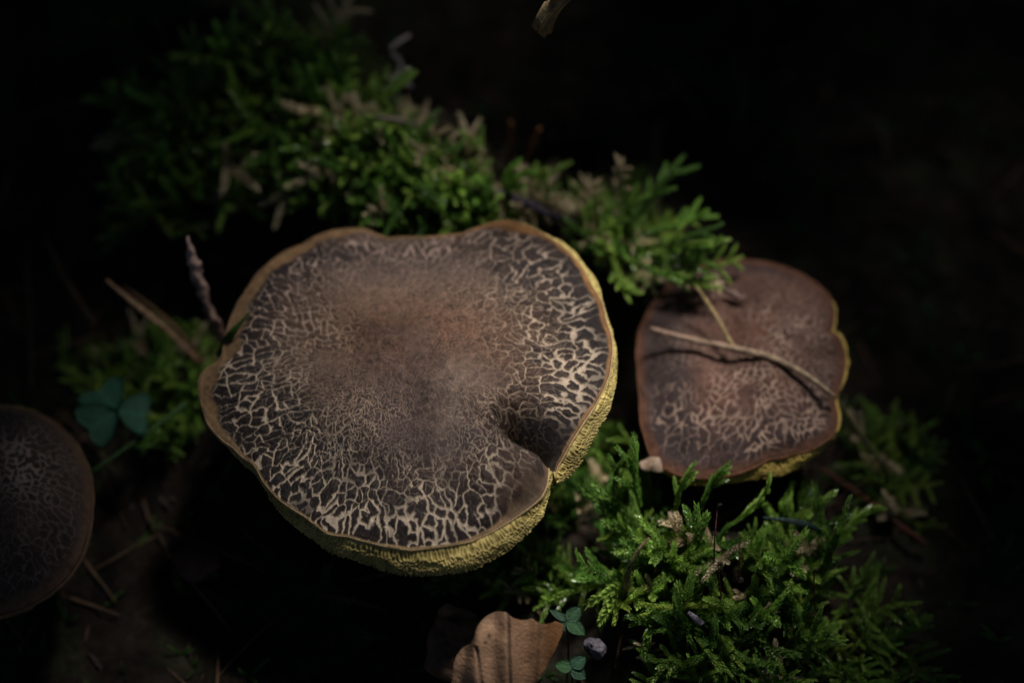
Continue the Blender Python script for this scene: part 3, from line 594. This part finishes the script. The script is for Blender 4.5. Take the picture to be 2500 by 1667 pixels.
def frame(p, ydir, zdir):
    y = Vector(ydir).normalized(); z = Vector(zdir); x = y.cross(z).normalized(); z = x.cross(y)
    m = Matrix((x, y, z)).transposed().to_4x4(); m.translation = Vector(np.asarray(p) * S); return m
# wood sorrel
c = at(286, 1003, 2.6); o = empty('wood_sorrel', hit(300, 1060)); tag(o, 'dull green three-lobed wood sorrel leaf above the dark domed mushroom', 'wood sorrel')
obj('leaf_stalk', tube([hit(300, 1060) - [0, 0, .1], at(300, 1030, 2.0), c], [.03, .025, .02], (.04, .07, .02), n=12, k=8), M_herb, o)
for tip, wd in (((238, 945), .95), ((212, 1048), 1.05), ((360, 1012), .95)):
    tpt = at(tip[0], tip[1], 2.5); L_ = np.linalg.norm(tpt - c)
    b = obj('leaflet', blade(L_ * 1.08, wd, 'heart', .12, (.018, .095, .055)), M_herb); b.matrix_world = frame(c, tpt - c, (0, -.15, 1)); mw = b.matrix_world.copy()
    b.parent = o; b.matrix_parent_inverse = o.matrix_world.inverted()
def sprig(label, base_px, z, leaves):
    c = at(base_px[0], base_px[1], z); gb = np.array([c[0], c[1], hf(c[0], c[1])]); o = empty('seedling', gb); tag(o, label, 'seedling', 'small round-leaved seedlings by the tan leaf')
    obj('stem', tube([gb - [0, 0, .1], (gb + c) / 2 + [.03, 0, 0], c], [.02, .02, .018], (.04, .06, .02), n=10, k=7), M_herb, o)
    for x, y, zz, wd, cl in leaves:
        tp = at(x, y, zz); b = obj('leaf', blade(np.linalg.norm(tp - c), wd, 'oval', .12, cl, nl=12, nw=7), M_herb); b.matrix_world = frame(c, tp - c, (0, -.4, 1))
        b.parent = o; b.matrix_parent_inverse = o.matrix_world.inverted()
sprig('round-leaved green seedling between the tan leaf tip and the moss cushion', (1386, 1514), 2.7, [(1341, 1486, 2.8, .15, (.03, .08, .04)), (1418, 1480, 2.9, .27, (.05, .13, .06)), (1428, 1548, 2.7, .27, (.03, .10, .035)), (1368, 1540, 2.6, .22, (.02, .07, .03))])
sprig('low round-leaved green seedling below the grey husk', (1396, 1628), 2.3, [(1355, 1622, 2.4, .24, (.04, .12, .04)), (1430, 1602, 2.4, .26, (.03, .10, .05)), (1430, 1656, 2.2, .26, (.025, .08, .04))])

# ------------------------------------------------------------------ moss
def leafquads(P, T, radial, L, wd, V, F, C, col, tipc, cup):
    """one concave pointed leaf: 5 vertices, 4 triangles"""
    d = T * math.cos(.62) + radial * math.sin(.62); side = np.cross(T, radial); nrm = np.cross(side, d)
    b = len(V)
    V += [P, P + d * L * .45 + side * wd * .5 + nrm * cup, P + d * L * .5 - nrm * cup * .4, P + d * L * .45 - side * wd * .5 + nrm * cup, P + d * L + T * L * .25]
    F += [(b, b + 1, b + 2), (b, b + 2, b + 3), (b + 1, b + 4, b + 2), (b + 2, b + 4, b + 3)]
    C += [col * .8, col, col, col, tipc]
def moss_axis(pts, rad, V, F, C, col, tipc, rnd_, dens=1.0, taper=True):
    n = max(6, int(np.sum(np.linalg.norm(np.diff(pts, axis=0), axis=1)) / (rad * .165) * dens))
    P = spline(pts, n); T = np.gradient(P, axis=0); T /= np.maximum(np.linalg.norm(T, axis=1), 1e-6)[:, None]
    ph = rnd_.uniform(0, 6)
    for i in range(n):
        f = i / (n - 1); A = np.cross(T[i], [.3, .5, .81]); A /= np.linalg.norm(A); B = np.cross(T[i], A)
        an = ph + i * 2.39996 + rnd_.normal(0, .2); rdl = A * math.cos(an) + B * math.sin(an)
        k = (1 - .55 * f ** 3) * (.75 + .25 * min(1, f * 6)) if taper else 1
        L = rad * 1.5 * k * rnd_.uniform(.8, 1.2); cc = col * (.72 + .45 * f) * rnd_.uniform(.75, 1.25)
        leafquads(P[i] + rdl * rad * .08, T[i], rdl, L, L * .62, V, F, C, cc * (1 - .35 * f) + tipc * .35 * f, tipc * .8 + cc * .3, L * .10)
def moss_mesh(kind, seed, dead=False):
    r = np.random.default_rng(seed); V, F, C = [], [], []
    if dead: col = np.array([.52, .42, .25]) * r.uniform(.7, 1.2); tip = np.array([.68, .59, .42])
    else:
        col = np.array([.10, .235, .022]) * r.uniform(.75, 1.25); col = col * np.array([1 + r.uniform(-.2, .5), 1, 1 + r.uniform(0, 1)]); tip = np.array([.34, .52, .12])
    L = 1.7 * r.uniform(.8, 1.2); bend = r.uniform(.2, .8)
    ax = np.array([[0, 0, -.25], [0, 0, 0], [bend * .08, r.normal(0, .04), L * .33], [bend * .3, r.normal(0, .08), L * .68], [bend * .75, r.normal(0, .1), L * .95]])
    if kind == 'feather':
        moss_axis(ax, .078, V, F, C, col, tip, r); S_ = spline(ax, 40); nb = r.integers(7, 11)
        for j in range(nb):
            f = .22 + .72 * j / nb; i = int(f * 39); p = S_[i]; t = S_[min(i + 1, 39)] - S_[i - 1]; t /= np.linalg.norm(t)
            s = (1 if j % 2 else -1); d = np.array([0, s, 0]) + t * .75 + r.normal(0, .15, 3); d /= np.linalg.norm(d)
            bl = (.62 - .42 * abs(f - .45)) * r.uniform(.7, 1.25); up = np.array([0, 0, .12 * bl])
            moss_axis(np.array([p, p + d * bl * .5 + up * .3, p + d * bl + t * bl * .15 - up]), .060, V, F, C, col, tip, r)
    elif kind == 'worm':
        moss_axis(ax, .115, V, F, C, col, tip, r); S_ = spline(ax, 40); nb = r.integers(3, 6)
        for j in range(nb):
            f = .3 + .5 * j / nb; i = int(f * 39); p = S_[i]; t = S_[i + 1] - S_[i - 1]; t /= np.linalg.norm(t)
            an = r.uniform(0, 6.28); d = np.array([math.cos(an), math.sin(an), 0]) * .9 + t * .8; d /= np.linalg.norm(d); bl = r.uniform(.4, .85)
            moss_axis(np.array([p, p + d * bl * .5 + [0, 0, .03], p + d * bl + np.array([0, 0, .12 * bl])]), .10, V, F, C, col, tip, r)
    else:   # 'low' ground sprig
        for j in range(4):
            an = r.uniform(0, 6.28); d = np.array([math.cos(an), math.sin(an), r.uniform(.5, 1.3)]); d /= np.linalg.norm(d); bl = r.uniform(.4, .9)
            moss_axis(np.array([[0, 0, -.05], d * bl * .5, d * bl + [0, 0, -.05]]), .065, V, F, C, col, tip, r, dens=.8)
    me = mkmesh('moss_shoot', np.array(V), F, np.clip(np.array(C), .003, 1), smooth=False)
    me.materials.append(M_dead if dead else M_moss); return me
FTH = [moss_mesh('feather', s) for s in range(9)]; WRM = [moss_mesh('worm', 40 + s) for s in range(10)]; GRN = FTH + WRM + WRM
DED = [moss_mesh('feather', 90 + s, True) for s in range(3)] + [moss_mesh('worm', 70 + s, True) for s in range(4)]
LOW = [moss_mesh('low', 120 + s) for s in range(4)]
def inside(poly, x, y):
    c = False; n = len(poly)
    for i in range(n):
        x1, y1 = poly[i]; x2, y2 = poly[i - 1]
        if (y1 > y) != (y2 > y) and x < (x2 - x1) * (y - y1) / (y2 - y1) + x1: c = not c
    return c
def place(o, p, d, s, roll):
    q = Vector(d).to_track_quat('Z', 'Y').to_matrix().to_4x4()
    m = Matrix.Translation(Vector(np.asarray(p) * S)) @ q @ Matrix.Rotation(roll, 4, 'Z') @ Matrix.Scale(s, 4); o.matrix_basis = o.parent.matrix_world.inverted() @ m
def clump(label, poly, n, lean, spread, scale, dead=.15, pool=None, up=1.35, extra=(), group=None, lift=0):
    poly = [tuple(p) for p in poly]; xs = [p[0] for p in poly]; ys = [p[1] for p in poly]
    cx, cy = np.mean(xs), np.mean(ys); root = empty('moss_cushion', hit(cx, cy)); tag(root, label, 'moss'); k = 0; pool = pool or GRN
    while k < n:
        x = random.uniform(min(xs), max(xs)); y = random.uniform(min(ys), max(ys))
        if not inside(poly, x, y): continue
        p = hit(x, y); e = .25
        nx_ = hf(p[0] - e, p[1]) - hf(p[0] + e, p[1]); ny_ = hf(p[0], p[1] - e) - hf(p[0], p[1] + e)
        d = np.array([nx_, ny_, 2 * e]); d /= np.linalg.norm(d); d = d * .6 + np.array(lean) + rng.normal(0, spread, 3); d[2] = max(d[2], .1)
        me = random.choice(DED) if random.random() < dead else random.choice(pool)
        o = bpy.data.objects.new('shoot', me); COL.objects.link(o); o.parent = root; place(o, p - d * .1, d, random.uniform(*scale) * up, random.uniform(0, 6.28)); k += 1
    for px, py, z, dx, s, isd in extra:      # hand-set shoots: base pixel, height, direction, size
        o = bpy.data.objects.new('shoot', random.choice(DED if isd else pool)); COL.objects.link(o); o.parent = root
        place(o, at(px, py, z), dx, s, random.uniform(0, 6.28))
    return root
clump('wide dim moss bank behind the knobbly twig', [(330, 560), (300, 330), (420, 200), (640, 120), (830, 130), (880, 300), (760, 420), (560, 540)], 150, (.05, -.15, .5), .4, (.45, .9), .06, FTH + WRM)
clump('bright green moss carpet along the ridge behind the large cap', [(700, 400), (860, 300), (1000, 330), (1120, 420), (1200, 470), (1300, 530), (1250, 560), (1120, 560), (900, 570), (760, 500)], 190, (.1, -.25, .45), .38, (.38, .7), .14)
clump('pale withered moss on the crest of the ridge beside the dark twig', [(880, 300), (1000, 340), (1150, 410), (1250, 470), (1400, 530), (1420, 560), (1250, 520), (1080, 440), (930, 370)], 85, (.2, -.1, .35), .5, (.3, .55), .85)
clump('bright spiky moss tuft hanging over the smaller lobed cap', [(1380, 540), (1450, 500), (1540, 500), (1580, 560), (1570, 640), (1480, 650), (1400, 600)], 135, (.55, -.25, .25), .45, (.28, .58), .24,
      extra=[(1560, 520, 4.3, (.5, .35, .6), .75, 0), (1600, 560, 4.3, (.9, .15, .3), .7, 0), (1640, 640, 4.2, (.9, -.1, .25), .75, 0), (1640, 600, 4.3, (.9, .2, .45), .6, 0), (1600, 660, 4.1, (.7, -.4, .0), .7, 0),
             (1660, 660, 4.0, (.9, -.1, .1), .75, 0), (1560, 640, 4.2, (.4, -.6, .1), .7, 0), (1620, 600, 4.3, (.6, -.3, .4), .7, 0), (1500, 640, 4.0, (.2, -.7, -.1), .6, 0), (1590, 620, 4.2, (.8, .0, .3), .8, 0), (1660, 680, 4.0, (.8, -.2, .15), .6, 1), (1500, 480, 4.3, (.3, .3, .8), .5, 1)])
clump('dense glossy green moss cushion below the smaller lobed cap', [(1480, 1420), (1500, 1330), (1570, 1275), (1700, 1270), (1840, 1330), (1960, 1410), (2020, 1480), (1940, 1540), (1700, 1540), (1520, 1490)], 100, (-.15, -.15, .6), .5, (.36, .88), .08, WRM + FTH[:3],
      extra=[(1500, 1240, 3.0, (-.1, .4, .9), .6, 0), (1650, 1240, 3.1, (.1, .3, 1), .55, 0), (1715, 1230, 3.1, (.25, .35, .9), .55, 0), (1800, 1270, 3.0, (.7, .3, .35), .7, 0), (1560, 1220, 3.2, (-.1, .2, .9), .7, 0), (1470, 1400, 3.0, (-.6, -.1, .35), .5, 0), (2010, 1390, 2.3, (.3, .1, 1), .8, 0), (2040, 1330, 1.7, (.5, .5, .8), .8, 0)])
clump('dark moss running down the face below the moss cushion', [(1540, 1520), (1700, 1530), (1960, 1520), (2150, 1480), (2250, 1580), (2000, 1680), (1660, 1680), (1560, 1610)], 50, (-.05, -.3, .4), .4, (.45, .8), .12, FTH)
clump('dim moss patch around the wood sorrel leaf', [(140, 900), (300, 830), (520, 880), (560, 960), (500, 1060), (400, 1150), (360, 1040), (220, 960)], 110, (.0, -.1, .6), .4, (.3, .55), .04)
clump('shaded moss filling the gap under the notch of the large cap', [(1340, 1160), (1460, 1060), (1520, 1080), (1480, 1200), (1420, 1290), (1330, 1300)], 60, (.0, -.1, .6), .4, (.35, .6), .1)
clump('faint moss under the near rim of the large cap', [(1050, 1440), (1330, 1330), (1420, 1380), (1400, 1480), (1200, 1470)], 40, (.0, -.1, .6), .4, (.35, .55), .1)
clump('faint moss on dark ground beside the lobed cap', [(2060, 1080), (2180, 1000), (2260, 1120), (2200, 1300), (2080, 1260)], 45, (.0, -.1, .6), .4, (.35, .6), .1, FTH)

# loose ground cover sprigs and needles, far too many to count
def join_stuff(name, label, cat, meshes, n, area, smin, smax, mat_, flat=False):
    VS, FS, CS = [], [], []; off = 0
    for k in range(n):
        me = random.choice(meshes); vv, ff, cc = me
        x = random.uniform(area[0], area[1]); y = random.uniform(area[2], area[3]); z = hf(x, y)
        a = random.uniform(0, 6.28); s = random.uniform(smin, smax); ca, sa = math.cos(a), math.sin(a); tl = random.gauss(0, .35)
        R_ = np.array([[ca, -sa, 0], [sa, ca, 0], [0, 0, 1]]) @ np.array([[1, 0, 0], [0, math.cos(tl), -math.sin(tl)], [0, math.sin(tl), math.cos(tl)]])
        VS.append((vv * s) @ R_.T + [x, y, z + .03]); FS.append(ff + off); off += len(vv); CS.append(cc * random.uniform(.5, 1.4))
    o = obj(name, mkmesh(name, np.concatenate(VS), np.concatenate(FS), np.clip(np.concatenate(CS), .002, 1), smooth=False), mat_); tag(o, label, cat, kind='stuff')
def raw(me):
    v = np.empty(len(me.vertices) * 3, np.float32); me.vertices.foreach_get('co', v); f = np.array([p.vertices[:] for p in me.polygons])
    c = np.empty(len(me.vertices) * 4, np.float32); me.attributes['col'].data.foreach_get('color', c); return v.reshape(-1, 3) / S, f, c.reshape(-1, 4)[:, :3]
join_stuff('ground_moss', 'sparse low moss sprigs scattered over the dark soil', 'moss', [raw(m) for m in LOW], 420, (-13, 13, -9, 15), .35, .8, M_moss)
def needle_raw(L, r, col):
    t = np.linspace(-.5, .5, 5); V = []; 
    for i, a in enumerate(t):
        rr = r * (1 - abs(a) * 1.3)
        for k in range(3): V.append([a * L, rr * math.cos(k * 2.094), rr * math.sin(k * 2.094) + .12 * L * (.25 - a * a)])
    I = np.arange(15).reshape(5, 3); F = np.stack([I[:-1], np.roll(I, -1, 1)[:-1], np.roll(I, -1, 1)[1:], I[1:]], -1).reshape(-1, 4)
    return np.array(V), F, np.tile(col, (15, 1))
join_stuff('needle_litter', 'fallen brown needles and crumbs strewn over the dark soil', 'litter', [needle_raw(1.6, .04, (.10, .055, .03)), needle_raw(.8, .06, (.06, .035, .025)), needle_raw(2.2, .035, (.13, .08, .045)), needle_raw(.5, .09, (.05, .035, .03))], 900, (-14, 14, -10, 17), .5, 1.2, M_twig)

# faint roots hanging in the dark hollow
for i, (lab, pts) in enumerate([('faint forked root lying in the dark hollow above the moss tuft', [(1570, 140, 1.4), (1660, 220, 1.2), (1720, 300, 1.0)]), ('faint grey root dangling in the dark hollow', [(1790, 140, 1.6), (1815, 230, 1.3), (1800, 320, 1.0)]),
                                ('thin faint root behind the moss tuft in the dark hollow', [(1620, 300, 1.2), (1600, 360, 1.0), (1605, 430, .8)]), ('faint brown root on the dark soil slope', [(2080, 260, 1.5), (2150, 320, 1.3), (2170, 400, 1.1)])]):
    strand('root', lab, 'root', pts, [.05, .07, .04], (.06, .045, .03), knob=.3)

# ------------------------------------------------------------------ unseen sapling canopy, added to shade the hollow and leave one gap of light
T0 = np.array([18., 30., 0.]); T0[2] = hf(18, 30) - 1
sap = empty('added_shade_sapling', T0); tag(sap, 'added unseen leaf canopy that shades the mushrooms around one gap of light', 'shade helper')
trunk = [T0, np.array([17., 27., 16.]), np.array([16, 23, 34.]), np.array([14, 18, 52.])]
obj('trunk', tube(trunk, [1.3, 1.1, .9, .6], (.10, .09, .08), n=40, k=14, knob=.08), M_bark, sap)
HC = TGT + SUN * 24 + np.array([.5, .9, 0])                       # middle of the gap
def canz(x, y): return HC[2] + 2.0 * math.sin(x * .21) * math.cos(y * .17) + max(0, -9 - y) * 1.0 - .10 * (x - HC[0]) - .05 * (y - HC[1])
leaf_v, leaf_f = [], []
for i in range(6):
    t = i / 5; wd = 1.5 * math.sin(math.pi * min(1, .04 + t * .96)) ** .8
    for j in (-1, 0, 1): leaf_v.append((j * wd, t * 5.2, .25 * abs(j) - .5 * t * t))
for i in range(5):
    for j in range(2): a = i * 3 + j; leaf_f.append((a, a + 1, a + 4, a + 3))
leaf_v = np.array(leaf_v); leaf_f = np.array(leaf_f)
VS, FS = [], []; off = 0
GRX, GRY = 5.6, 5.5
def gap(x, y, m=0.0):
    return ((x - HC[0]) / (GRX + m - (.7 if x < HC[0] else 0))) ** 2 + ((y - HC[1]) / (GRY + m)) ** 2 < 1
nleaf = 0
while nleaf < 1500:
    x = random.uniform(HC[0] - 30, HC[0] + 30); y = random.uniform(-24, HC[1] + 32)
    if gap(x, y, 1.6): continue
    z = canz(x, y) + random.uniform(0, 5)
    a = random.uniform(0, 6.28); ca, sa = math.cos(a), math.sin(a); tl = random.gauss(-.1, .3); rl = random.gauss(0, .3)
    R_ = np.array([[ca, -sa, 0], [sa, ca, 0], [0, 0, 1]]) @ np.array([[1, 0, 0], [0, math.cos(tl), -math.sin(tl)], [0, math.sin(tl), math.cos(tl)]]) @ np.array([[math.cos(rl), 0, math.sin(rl)], [0, 1, 0], [-math.sin(rl), 0, math.cos(rl)]])
    v = ((leaf_v - [0, 2.6, 0]) * random.uniform(.8, 1.15)) @ R_.T + [x, y, z]
    if any(gap(q[0], q[1]) for q in v[::3]): continue
    VS.append(v); FS.append(leaf_f + off); off += len(v); nleaf += 1
for k in range(520):                                             # smaller leaves close round the gap
    a0_ = random.uniform(0, 6.28); rr = random.uniform(1.12, 1.7); x = HC[0] + math.cos(a0_) * GRX * rr; y = HC[1] + math.sin(a0_) * GRY * rr; z = canz(x, y) + random.uniform(0, 2.5)
    a = random.uniform(0, 6.28); ca, sa = math.cos(a), math.sin(a); tl = random.gauss(-.1, .25)
    R_ = np.array([[ca, -sa, 0], [sa, ca, 0], [0, 0, 1]]) @ np.array([[1, 0, 0], [0, math.cos(tl), -math.sin(tl)], [0, math.sin(tl), math.cos(tl)]])
    v = ((leaf_v - [0, 2.6, 0]) * random.uniform(.42, .6)) @ R_.T + [x, y, z]
    if any(gap(q[0], q[1], .15) for q in v): continue
    VS.append(v); FS.append(leaf_f + off); off += len(v)
f = obj('shade_foliage', mkmesh('shade_foliage', np.concatenate(VS), np.concatenate(FS)), M_can, sap); f['kind'] = 'stuff'
for k in range(9):
    an = math.radians(150 + k * 27); e = HC[:2] + np.array([math.cos(an), math.sin(an)]) * 22
    a0 = np.array(trunk[2]); m1 = HC[:2] + np.array([math.cos(an * .5 + .9), math.sin(an * .5 + .9)]) * 14
    e[1] = max(e[1], -14)
    obj('branch', tube([a0, np.array([m1[0], m1[1], canz(*m1) + 3]), np.array([e[0], e[1], canz(*e) + 2])], [.5, .3, .12], (.10, .08, .06), n=30, k=8), M_bark, sap)
# broken dead branch whose rotten end dips into view at the top
P = [at(1318, 78, 9.2), at(1340, 44, 9.5), at(1375, 5, 9.9), np.array([6., 12, 17]), np.array([15.6, 23.2, 31.])]
o = obj('broken_branch', tube(P, [.14, .40, .52, .45, .40], (.30, .22, .11), (.10, .08, .06), n=140, k=30, knob=1.0, kf=18), M_twig); tag(o, 'rotten broken branch end hanging down into the dark hollow', 'branch')
bpy.context.view_layer.update()
